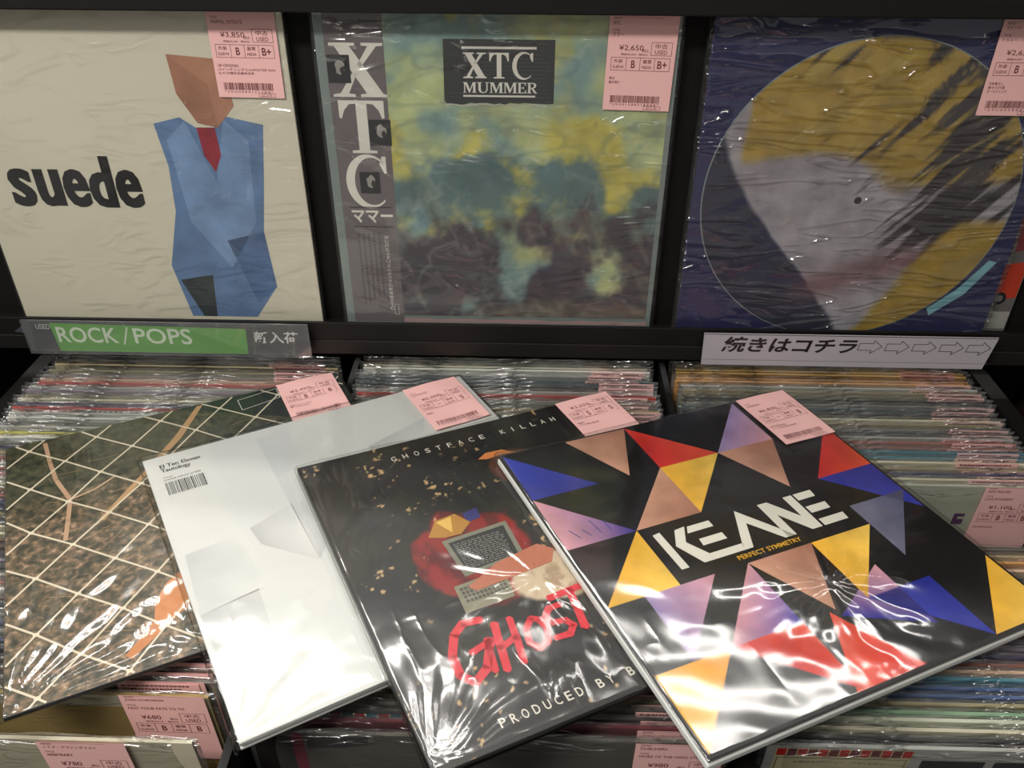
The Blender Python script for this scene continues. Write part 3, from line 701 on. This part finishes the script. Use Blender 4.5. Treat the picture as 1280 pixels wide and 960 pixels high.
for (i, k), p in ND.items():
    for q in (ND.get((i+1, k)), ND.get((i, k+1))):
        if q:
            sg = clipseg(p, q)
            if sg: a.line(list(sg), 1.7, (206, 194, 172), 3)
    if 2 < p[0] < 312 and -312 < p[1] < -2: a.ellipse(p[0], p[1], 2.3, 1.9, (212, 200, 178), 4, 10)
for k in range(34):
    x0, y0 = rn.uniform(4, 200), rn.uniform(-300, -8); t = rn.uniform(-.6, .9); l_ = rn.uniform(12, 34)
    sg = clipseg((x0, y0), (x0+l_*math.cos(t), y0+l_*math.sin(t)))
    if sg: a.line(list(sg), .5, (158, 128, 96), 2)
a.line([(209, -10), (249, -4), (249, -22), (210, -29), (209, -10)], .7, (206, 206, 196), 5)
a.build('cover_print', j)
film('plastic_sleeve', rec, M_film_shrink, T=3.4, over=2.5, z0=1.0, n=170, hfn=waves(21, [(.22, 90, .5), (.14, 33, 1.2)], [(0, -315, 150, 30, .75), (150, -330, 80, 26, .5), (230, 0, 60, 14, .4)], 2.6), press=(250, -74, 1.3), M=MA, upper=[(MB, 7.9), (MC, 6.8)])
price_tag(rec, 250, -0.5, 1.5, '2,450', '税抜¥2,227・税¥223', 'B', 'B', artist=('OKAY',), notes=('外装:シュリンク付', '帯 MARVEL'), code='29U0161742', seed=11, H=72, curl=1.0)

# B: white
rec = empty('vinyl_record', MB)
tag(rec, 'thick white record sleeve with small black text and barcode in its corner', 'record')
WC = flat('white_cover_card', (208, 208, 205), .35, .45)
for k, (z1, z0, ins) in enumerate(((0, -3.4, 0), (-3.7, -5.6, 1.2), (-5.9, -7.7, .3))):
    o = box('jacket' if k == 0 else 'inner_sleeve', (ins/1000, (315-ins)/1000, (-315+ins)/1000, -ins/1000, z0/1000, z1/1000), WC if k == 0 else M_cwhite, rec, bevel=.0005)
    if k == 0: j = o
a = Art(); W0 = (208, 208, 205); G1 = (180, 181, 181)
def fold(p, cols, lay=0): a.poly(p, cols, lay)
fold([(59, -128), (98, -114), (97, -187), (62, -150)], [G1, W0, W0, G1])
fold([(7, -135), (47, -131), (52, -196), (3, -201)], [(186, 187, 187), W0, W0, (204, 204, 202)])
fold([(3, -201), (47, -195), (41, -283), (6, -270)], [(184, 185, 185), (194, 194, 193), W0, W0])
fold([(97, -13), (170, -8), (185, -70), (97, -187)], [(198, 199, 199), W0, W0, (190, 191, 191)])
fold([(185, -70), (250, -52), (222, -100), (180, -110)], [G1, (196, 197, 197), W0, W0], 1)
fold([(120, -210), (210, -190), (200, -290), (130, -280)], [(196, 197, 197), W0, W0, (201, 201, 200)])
BK = (30, 30, 32)
for dx in (0, .3):
    a.text('El Ten Eleven', 11.5+dx, -18.2, 34, 5, BK, 2+dx); a.text('Tautology', 11.5+dx, -26, 24.5, 6.4, BK, 2+dx)
a.text('Vinyl', 11, -33.5, 8, 2, BK, 2); a.text('Limited edition of 500', 11, -37, 31, 2.3, BK, 2)
a.barcode(11, -57.5, 43, -40, 4, BK, 2, u=.55)
a.build('cover_print', j)
film('plastic_sleeve', rec, M_film_top, T=7.9, over=4, z0=1.0, n=130, hfn=waves(31, [(.35, 120, .9), (.1, 30, .2)], [(0, -315, 110, 10, .6), (300, -20, 70, 12, .6)], 3.0), press=(249, -80, 1.3), M=MB, upper=[(MC, 6.8), (MD, 9)])
price_tag(rec, 249.5, -0.5, 1.5, '5,000', '税抜¥4,545・税¥455', '-', 'S', title=('TAUTOLOGY',), notes=('未開封',), code='29U0017 4456', seed=13, curl=.9)

# C: black with red brush lettering
rec = empty('vinyl_record', MC)
tag(rec, 'black shrink-wrapped record sleeve with red brush lettering and gold flecks', 'record')
j = jacket(rec, M_carton, T=6.6)
def dark(X, Y):
    n1 = vnoise(X/60+3, Y/60+33, 41, 5); c = np.zeros(X.shape+(3,))+np.array((30, 27, 28.))
    c = mixc(c, (44, 40, 34), sm(.45, .7, n1))
    d = vnoise(X/30+1, Y/34+60, 42, 4)
    red = sm(.0, .25, 1-((X-105)/50)**2-((Y+160)/56)**2+(d-.5)*1.1)
    c = mixc(c, (132, 30, 32), red); c = mixc(c, (78, 20, 24), red*sm(.45, .65, vnoise(X/16, Y/26+50, 43, 4))*.8)
    br = sm(.0, .3, 1-((X-178)/26)**2-((Y+70)/24)**2+(d-.5)*.6)
    c = mixc(c, (84, 48, 36), br)
    cream = sm(.0, .25, 1-((X-150)/46)**2-((Y+200)/26)**2+(d-.5)*.8)
    c = mixc(c, (196, 176, 150), cream); c = mixc(c, (150, 124, 98), cream*sm(.5, .7, vnoise(X/12, Y/20+50, 44, 3))*.7)
    fl = sm(.70, .76, vnoise(X/5+9, Y/5+200, 45, 3))*sm(.5, .62, vnoise(X/38+5, Y/38+90, 46, 2)+.18*sm(-12, -2, -np.abs(X-45))*1.0)
    c = mixc(c, (190, 158, 112), fl*.95)
    return c
painted('cover_art', j, .5, -314.5, 314.5, -.5, 260, dark, M_print)
a = Art()
a.poly([(80, -134), (137, -132), (134, -172), (82, -176)], (120, 118, 104), 2); a.poly([(84, -138), (133, -136), (130, -169), (86, -172)], (44, 44, 46), 3)
rg = random.Random(3)
for k in range(13):
    x = 87
    while x < 126: l_ = rg.uniform(1, 4); a.rect(x, -141-k*2.25, x+l_, -142-k*2.25, (118, 116, 110), 4); x += l_+rg.uniform(.6, 1.6)
a.poly([(70, -182), (112, -180), (108, -208), (68, -209)], (128, 124, 104), 2)
for r_ in range(4):
    for k in range(11): a.rect(73+k*3.2, -185-r_*4, 75.4+k*3.2, -188-r_*4, (78, 76, 70), 3)
a.poly([(72, -126), (84, -110), (102, -108), (110, -122), (98, -132), (84, -131)], (168, 120, 48), 2); a.poly([(84, -112), (92, -128), (98, -110)], (212, 172, 86), 3)
a.poly([(108, -110), (122, -108), (120, -120), (108, -122)], (52, 50, 110), 1)
a.poly([(150, -50), (160, -44), (176, -45), (185, -53), (172, -51), (158, -53)], (216, 132, 72), 2)
a.poly([(80, -186), (110, -172), (148, -166), (158, -176), (150, -188), (122, -190), (84, -192)], (178, 108, 84), 4)
a.build('cover_print', j)
a = Art(); RED = (204, 44, 56)
def stroke(pts, wd):
    for k_ in range(3):
        o_ = rg.uniform(-.5, .5)
        a.line([(x+o_+rg.uniform(-.5, .5), y+rg.uniform(-.6, .6)) for x, y in pts], wd*rg.uniform(.75, 1.05), RED, 5+k_*.4)
    for x, y in pts: a.ellipse(x, y, wd*.48, wd*.48, RED, 5.5, 10, .15, rr=rg)
stroke([(74, -218), (62, -216), (52, -224), (44, -240), (43, -256), (50, -265), (62, -258), (70, -244), (74, -238)], 6.4)
stroke([(58, -242), (74, -238)], 5); stroke([(72, -236), (66, -262)], 4.6)
stroke([(82, -226), (78, -245), (74, -264)], 5.6); stroke([(94, -226), (91, -244), (87, -263)], 5.6); stroke([(77, -247), (92, -242)], 5)
stroke([(108, -232), (101, -239), (98, -251), (102, -258), (110, -255), (115, -244), (113, -235), (108, -232)], 5.2)
stroke([(134, -229), (125, -229), (119, -235), (121, -241), (131, -243), (134, -249), (128, -255), (117, -254)], 5)
stroke([(130, -220), (160, -218)], 5.6); stroke([(148, -219), (144, -236), (141, -254)], 5.6)
CR = (214, 208, 196)
def spaced(s_, x0, x1, y, h_):
    n_ = len(s_); st = (x1-x0)/(n_-1)
    for k_, ch in enumerate(s_):
        if ch != ' ': a.text(ch, x0+k_*st-(.6 if ch == 'I' else 2.2), y, 1.2 if ch == 'I' else 4.6, h_, CR, 6, bold=.01)
spaced('GHOSTFACE KILLAH', 81, 242, -24, 6.4)
spaced('PRODUCED BY B', 53, 149, -303, 7)
a.build('lettering', j)
film('plastic_sleeve', rec, M_film_shrink, T=6.9, over=2.5, z0=1.0, n=170, hfn=waves(44, [(.3, 70, 1.9), (.2, 40, 2.2)], [(0, -315, 75, 30, .32), (130, -200, 90, 8, .6)], 3.0), press=(255, -68, 1.3), M=MC, upper=[(MD, 9)])
price_tag(rec, 256, -0.5, 1.5, '3,250', '税抜¥2,955・税¥295', 'S', 'S', artist=('GHOSTFACE KILLAH',), notes=('未開封', 'リマスタ輸入盤仕様',), code='', seed=17, H=66, curl=.7)

# D: coloured triangles
rec = empty('vinyl_record', MD)
tag(rec, 'glossy black record sleeve with red, yellow and blue triangles, topmost of the loose records', 'record')
j = jacket(rec, M_carton, T=3.2)
box('inner_sleeve', (-.0012, .3158, -.3165, .001, -.0088, -.0036), M_cwhite, rec, bevel=.0008)
a = Art()
BL, YE, RE, FL, PL, GY = (50, 58, 158), (232, 176, 58), (206, 48, 44), (200, 150, 126), (150, 130, 176), (112, 112, 134)
BL2, YE2, RE2, FL2, PL2, GY2 = (40, 44, 138), (240, 200, 92), (222, 84, 62), (160, 108, 88), (206, 150, 160), (84, 86, 116)
shp = {'bl': ((0, 0), (1, 0), (0, 1)), 'br': ((0, 0), (1, 0), (1, 1)), 'tl': ((0, 0), (1, 1), (0, 1)), 'tr': ((1, 0), (1, 1), (0, 1)), 'u': ((0, 0), (1, 0), (.5, 1)), 'd': ((0, 1), (1, 1), (.5, 0)), 'l': ((1, 0), (1, 1), (0, .5)), 'r': ((0, 0), (0, 1), (1, .5))}
cells = [(0, 0, 'bl', BL, BL2), (1, 0, 'd', FL, FL2), (2, 0, 'bl', RE, RE2), (3, 0, 'br', PL, PL2),
         (0, 1, 'bl', PL2, BL2), (1, 1, 'br', FL, FL2), (2, 1, 'tl', YE, YE2), (3, 1, 'd', FL, FL2), (4, 1, 'br', RE, RE2),
         (0, 2, 'br', YE, YE2), (4, 2, 'tr', BL, BL2), (4, 2.62, 'tl', GY, GY2),
         (0.5, 3, 'tl', PL, PL2), (1, 3, 'br', PL2, BL), (2, 3, 'd', FL, FL2), (3, 3, 'tl', YE, YE2), (2.5, 3.6, 'l', BL2, PL2),
         (0, 4, 'tl', YE, (236, 150, 50)), (1, 4, 'tr', RE, RE2), (1.9, 4, 'u', RE2, RE), (3, 4, 'tr', BL, BL2), (4, 4, 'br', YE, YE2)]
C_ = 62.2
for cx_, cy_, sh, c1, c2 in cells:
    p = [(2+(cx_+u_)*C_, -2-(cy_+1-v_)*C_) for u_, v_ in shp[sh]]
    p = [(min(x, 312.5), max(y, -312)) for x, y in p]
    a.poly(p, [c1, c2, c1], 0)
for k in range(9): a.line([(8+k*5.2, -100-((k*7) % 11)), (14+k*4.6, -118)], .8, (54, 60, 130), 1) if k % 2 else None
a.build('cover_art', j, M_paint)
a = Art(); LT = (224, 220, 208)
for p in ([(73, -136), (80, -135), (81, -176), (74, -176)],
          [(93, -137), (103, -136), (94, -152), (104.5, -169), (104.5, -176), (95, -176), (84, -153)],
          [(105, -137), (126, -137), (126, -144), (101, -144)], [(106, -152.5), (128, -152.5), (128, -160), (105, -160)], [(104, -169), (137, -169), (132, -176), (104, -176)],
          [(153, -135), (183, -176.5), (173, -176.5), (153.5, -151), (141.5, -176), (132, -176), (133, -174)],
          [(176, -136), (186, -136), (203, -160.5), (203, -136), (212, -136), (211.5, -176.5), (201, -176.5), (184.5, -152), (184.5, -176.5), (176, -176.5)],
          [(214, -136), (233, -136), (232, -144), (214, -144)], [(214, -152.5), (235, -152.5), (234, -160.5), (214, -160.5)], [(214, -168.5), (240, -168.5), (239, -176.5), (214, -176.5)]):
    a.poly(p, LT, 3)
a.text('PERFECT SYMMETRY', 122, -184, 62, 4.6, (222, 168, 52), 3, bold=.015)
a.build('lettering', j)
film('plastic_sleeve', rec, M_film_top, T=8.9, over=4.5, z0=1.0, n=150, hfn=waves(57, [(.3, 140, .4), (.12, 36, 1.2)], [(170, -230, 90, 9, .7)], 3.4), press=(255, -80, 1.3))
price_tag(rec, 255.5, -1, 1.5, '6,800', '税抜¥6,182・税¥618', '-', 'B', title=('SYMMETRY',), notes=('UK-ORIGINAL', 'シール汚れ有/INNER'), code='29U0161 44448', seed=19, curl=.5, H=77)

# ------------------------------------------------------------------ records filed in the bins
T_J = 2.6
jb = mesh_data('jacket', *box_vf(0, .315, -T_J/2000, T_J/2000, -.315, 0), M_jacket)
def sleeve_mesh(seed, top=5.2):
    rs = random.Random(seed); nx = 30; rows = [-318, -150, -70, -30, -12, -5, -1, 1.5, 3.4, top]
    v = []; f = []
    ph = rs.uniform(0, 9)
    for s_ in (-1, 1):
        for z_ in rows:
            k = max(0, min(1, (z_+30)/34))
            for i in range(nx+1):
                x_ = -4+323*i/nx
                e = max(0, 1-min(i, nx-i)/2.0)
                am = k*(0.55+e*.5)
                g = (T_J/2+.35) if z_ < 0 else max(.25, (T_J/2+.35)*(1-z_/(top+1.5)))
                off = s_*(g*(1-.75*e))+am*(.6*math.sin(i*.9+ph+z_*.05)+.5*rs.uniform(-1, 1))
                if z_ < 0: off = s_*max(abs(off), T_J/2+.15) if s_*off > 0 and e < .5 else (s_*(T_J/2+.2) if e < .5 else off)
                zz = z_+(rs.uniform(-.7, .5) if z_ > 3 else 0)
                v.append((x_/1000, off/1000, zz/1000))
    nr = len(rows); st = (nx+1)*nr
    for s_ in range(2):
        for r_ in range(nr-1):
            for i in range(nx):
                q = s_*st+r_*(nx+1)+i; f.append((q, q+1, q+nx+2, q+nx+1) if s_ == 0 else (q, q+nx+1, q+nx+2, q+1))
    return mesh_data('plastic_sleeve', v, f, M_film_bin, smooth=False)
sleeves = [sleeve_mesh(100+k) for k in range(8)]
def strip_tag():
    v, f = box_vf(0, .058, -.0001, .0001, -.07, 0); t = mesh_data('price_tag', v, f, M_pink)
    a = Art(); rs = random.Random(2)
    for row, yy in enumerate((-1.6, -5.4, -9)):
        x = 3
        while x < (44 if row else 50): l_ = rs.uniform(.8, 2.4); a.rect(x, yy-1.6, x+l_, yy, INK, 0); x += l_+rs.uniform(.5, 1)
    p = mesh_data('tag_print', [(x, -z-.0001, y) for x, y, z in a.v], a.f, M_print, a.c)
    return t, p
tagm, tagp = strip_tag()
LEAN = 0.045
CN = {'black': (34, 33, 34), 'tan': (160, 146, 112), 'olive': (128, 120, 88), 'red': (172, 62, 54), 'cream': (206, 198, 172), 'grey': (124, 122, 116), 'pale grey': (172, 172, 166),
      'dark teal': (58, 78, 82), 'teal': (60, 128, 146), 'pink': (206, 130, 130), 'yellow': (198, 190, 78), 'gold': (186, 146, 70), 'orange': (196, 140, 74), 'blue': (70, 98, 150),
      'navy': (52, 56, 92), 'mauve': (134, 122, 136), 'brown': (96, 74, 58), 'white': (214, 212, 204), 'green': (128, 162, 130), 'brick red': (150, 92, 80), 'crimson': (108, 30, 44),
      'pale green': (198, 200, 180), 'taupe': (88, 84, 76), 'peach': (214, 178, 150), 'mustard': (158, 132, 62)}
def seq(ys, cols): return list(zip(ys, cols))
def fill(y0, y1, step, pal, seed):
    r_ = random.Random(seed); out = []; y = y0
    while y > y1: out.append((y, r_.choice(pal))); y -= step*r_.uniform(.88, 1.12)
    return out
MIX = ['cream', 'grey', 'tan', 'pale grey', 'white', 'dark teal', 'brown', 'mauve', 'black', 'olive', 'pink', 'navy', 'brick red']
left = seq([.742, .734, .726, .715, .705, .697, .690, .682, .674, .666, .658, .651, .643, .635, .627, .619, .611, .603, .595, .587, .578],
           ['black', 'black', 'tan', 'olive', 'grey', 'peach', 'red', 'pale grey', 'mauve', 'olive', 'cream', 'navy', 'red', 'pale grey', 'white', 'taupe', 'pale grey', 'yellow', 'white', 'grey', 'navy'])
left += fill(.570, .345, .0075, MIX, 1)+seq([.338, .330, .323, .311, .277], ['taupe', 'brown', 'grey', 'mustard', 'cream'])
centre = seq([.744, .736, .728, .720, .712, .704, .696, .688, .680, .672, .664, .656, .648, .640, .632, .624, .616],
             ['black', 'cream', 'white', 'grey', 'dark teal', 'dark teal', 'black', 'pale grey', 'red', 'grey', 'taupe', 'tan', 'cream', 'grey', 'blue', 'tan', 'pale grey'])
centre += fill(.608, .345, .0078, MIX, 2)+seq([.337, .330, .323, .316, .309, .302, .296, .286], ['tan', 'olive', 'tan', 'olive', 'taupe', 'black', 'crimson', 'taupe'])
right = seq([.746, .738, .730, .722, .714, .706, .698, .690, .682, .674, .666, .658, .650, .642, .634, .627, .620, .612, .604, .597, .590, .582, .574, .566, .559, .551],
            ['black', 'gold', 'gold', 'orange', 'orange', 'pale grey', 'tan', 'olive', 'black', 'grey', 'dark teal', 'black', 'cream', 'tan', 'grey', 'black', 'pale grey', 'brick red', 'brick red', 'teal', 'teal', 'cream', 'tan', 'navy', 'cream', 'pale green'])
right += seq([.470, .462, .454, .446, .438, .430, .422], ['taupe', 'tan', 'orange', 'peach', 'brown', 'tan', 'grey'])
right += seq([0.4145, 0.4077, 0.4010, 0.3942, 0.3875, 0.3807, 0.3739, 0.3672, 0.3604, 0.3537, 0.3469, 0.3401, 0.3334, 0.3266, 0.3199, 0.3131, 0.3063, 0.2996, 0.2928, 0.2861],
             ['grey', 'mauve', 'tan', 'grey', 'navy', 'tan', 'mauve', 'mauve', 'navy', 'brick red', 'peach', 'teal', 'blue', 'blue', 'tan', 'green', 'pale green', 'cream', 'black', 'pale grey'])
BINS = {'left': (-.5285, left), 'middle': (-.1825, centre), 'right': (.1625, right)}
ordw = lambda k: '%d%s' % (k, 'th' if 10 <= k % 100 <= 20 else {1: 'st', 2: 'nd', 3: 'rd'}.get(k % 10, 'th'))
def band(jk, segs):
    """printed strips along the top of a jacket front: (x0, x1, depth0, depth1, colour)"""
    a = Art()
    for x0, x1, d0, d1, c in segs: a.rect(x0, -d0, x1, -d1, c, 0)
    return a
def front_print(jk, a, name='cover_art'):
    m = mesh_data(name, [(x, -(T_J/2000)-z, y) for x, y, z in a.v], a.f, M_print, a.c); return obj(name, m, jk)
made = {}
for side, (bx, recs) in BINS.items():
    n_ = len(recs); jr = random.Random({'left': 1, 'middle': 2, 'right': 3}[side])
    for k, (Y, cn) in enumerate(recs):
        xo = jr.uniform(-.003, .003); dz = jr.uniform(-.0022, 0)
        if Y > .69 and side == 'left': xo += .002
        M = Matrix.Translation((bx+xo, Y, ztop(Y)-.0085+dz)) @ Matrix.Rotation(-LEAN, 4, 'X')
        r_ = empty('vinyl_record', M)
        prev = recs[k-1][1] if k else 'the rail'; nxt = recs[k+1][1] if k < n_-1 else 'nothing'
        lab = '%s record in the %s bin, %s' % (cn, side, 'hindmost, under the shelf' if k == 0 else ('frontmost of all' if k == n_-1 else '%s from the back, before a %s one' % (ordw(k+1), prev)))
        tag(r_, lab, 'record', 'records filed in the %s bin' % side)
        jk = obj('jacket', jb, r_); jq = jr.uniform(.93, 1.06); c = lin([max(0, min(255, v_*jq)) for v_ in CN[cn]]); jk.color = (*c, 1)
        sl = obj('plastic_sleeve', sleeves[jr.randrange(8)], r_)
        special = (side == 'left' and k >= n_-2) or (side == 'middle' and k >= n_-3) or (side == 'right' and (k == 25 or k >= n_-2))
        if not special and not (k < 1) and jr.random() < .95:
            tx = .252+jr.uniform(-.012, .006) if side != 'middle' else .254+jr.uniform(-.01, .006)
            t_ = obj('price_tag', tagm, r_, Matrix.Translation((tx, -.0040, jr.uniform(.001, .0045)))); obj('tag_print', tagp, t_)
        made[(side, k)] = (r_, jk, M)
def stand_tag(r_, x, top, **kw):
    """a full label on the front of a filed sleeve"""
    t = price_tag(r_, 0, 0, 0, **kw); t.matrix_local = Matrix.Translation((x/1000, -.0034, top/1000)) @ Matrix.Rotation(math.pi/2, 4, 'X')
nL, nC, nR = len(left), len(centre), len(right)
r_, jk, _ = made[('right', 25)]
stand_tag(r_, 255, 2, price='1,100', sub='税抜¥1,000・税¥100', sleeve='B', media='B+', artist=('ROD McKUEN',), title=('LOVE MOVEMENT',), notes=('US-ORIGINAL',))
a = Art()
for x0 in (238, 300): a.rect(x0, -34, x0+10, -48, (92, 30, 96), 1); a.rect(x0+4, -38, x0+10, -41, (186, 192, 166), 2)
front_print(jk, a)
r_, jk, _ = made[('left', nL-2)]
stand_tag(r_, 254, 4, price='680', sub='税抜¥618・税¥62', sleeve='B', media='B', artist=('JOHN SCHROEDER',), title=('FAST YOUR FATE TO TH',), notes=())
a = Art(); a.rect(0, 0, 315, -13, (176, 172, 152), 0); a.rect(290, -13, 315, -80, (168, 160, 118), 0); front_print(jk, a)
r_, jk, _ = made[('left', nL-1)]
stand_tag(r_, 212, 1, price='780', sub='税抜¥709・税¥71', sleeve='B', media='B', artist=('ノイズ・アヴァンギャルド',), title=('ARBITRARY',), notes=())
for kk in (3, 4, 5):
    r_, jk, _ = made[('left', nL-kk)]
    stand_tag(r_, 246+kk, 4, price='880', sub='税抜¥800・税¥80', sleeve='B', media='B', artist=('フィニッシュ・ミュージック',), notes=())
r_, jk, _ = made[('middle', nC-1)]
stand_tag(r_, 255, 2, price='980', sub='税抜¥891・税¥89', sleeve='B', media='B', artist=('DUBLINERS',), title=('MORE OF THE HARD STUFF',), notes=())
a = Art(); a.rect(26, 0, 34, -200, (120, 24, 48), 0); a.rect(0, 0, 26, -200, (30, 26, 27), 0)
a.poly([(36, -4), (78, -2), (77, -11), (60, -16), (36, -17)], (40, 38, 36), 0); front_print(jk, a)
r_, jk, _ = made[('middle', nC-2)]
stand_tag(r_, 258, 1, price='980', sub='税抜¥891・税¥89', sleeve='B', media='B', artist=('アラン・パーソンズ・プロジェクト',), notes=())
r_, jk, _ = made[('middle', nC-3)]
stand_tag(r_, 264, 3, price='980', sub='税抜¥891・税¥89', sleeve='B', media='B', artist=('ロック',), notes=())
a = Art()
for k in range(13): a.rect(46+k*8.2, 0, 53+k*8.2, -7.5, (176, 62, 66) if k % 2 else (48, 106, 128), 1)
a.rect(44, 0, 153, -8.2, (196, 188, 160), 0); front_print(jk, a)
r_, jk, _ = made[('left', 12)]
a = Art()
a.rect(70, -1.6, 150, -6, (196, 192, 182), 0)
for k in range(13): a.poly([(72+k*5.4, -4.4), (74.6+k*5.4, -4.4), (77+k*5.4, -2), (74.4+k*5.4, -2)], (70, 66, 62), 1)
a.rect(150, -1.6, 315, -7, (92, 92, 92), 0); front_print(jk, a)
r_, jk, _ = made[('left', 20)]
a = Art(); a.rect(0, 0, 90, -16, (28, 26, 26), 0); a.rect(0, -16, 60, -60, (186, 40, 40), 0); front_print(jk, a)
r_, jk, _ = made[('right', nR-2)]
a = Art(); a.text('IN-DREAM', 160, -4.4, 22, 2.4, (186, 44, 48), 1); a.text('FANTASTIC WHAM!', 214, -4.6, 40, 2.6, (186, 44, 48), 1); front_print(jk, a, 'lettering')
r_, jk, _ = made[('right', nR-1)]
a = Art(); jc = (148, 148, 150)
a.rect(6, -2, 96, -200, (196, 186, 152), 0)
for k in range(13): a.rect(7+k*6.9, -2.5, 13+k*6.9, -10.5, (190, 44, 38) if k % 2 == 0 else (112, 40, 36), 1)
a.frame(8, -60, 94, -13, .5, (70, 60, 50), 1); a.text('に捧げるメロディー　バイ・レディ', 20, -19.6, 60, 3.2, (60, 50, 44), 1)
a.rect(104, -13, 146, -70, (30, 30, 32), 0); a.rect(152, -13, 194, -70, (30, 30, 32), 0); a.rect(200, -13, 242, -70, (30, 30, 32), 0); a.rect(248, -13, 300, -70, (30, 30, 32), 0)
front_print(jk, a)
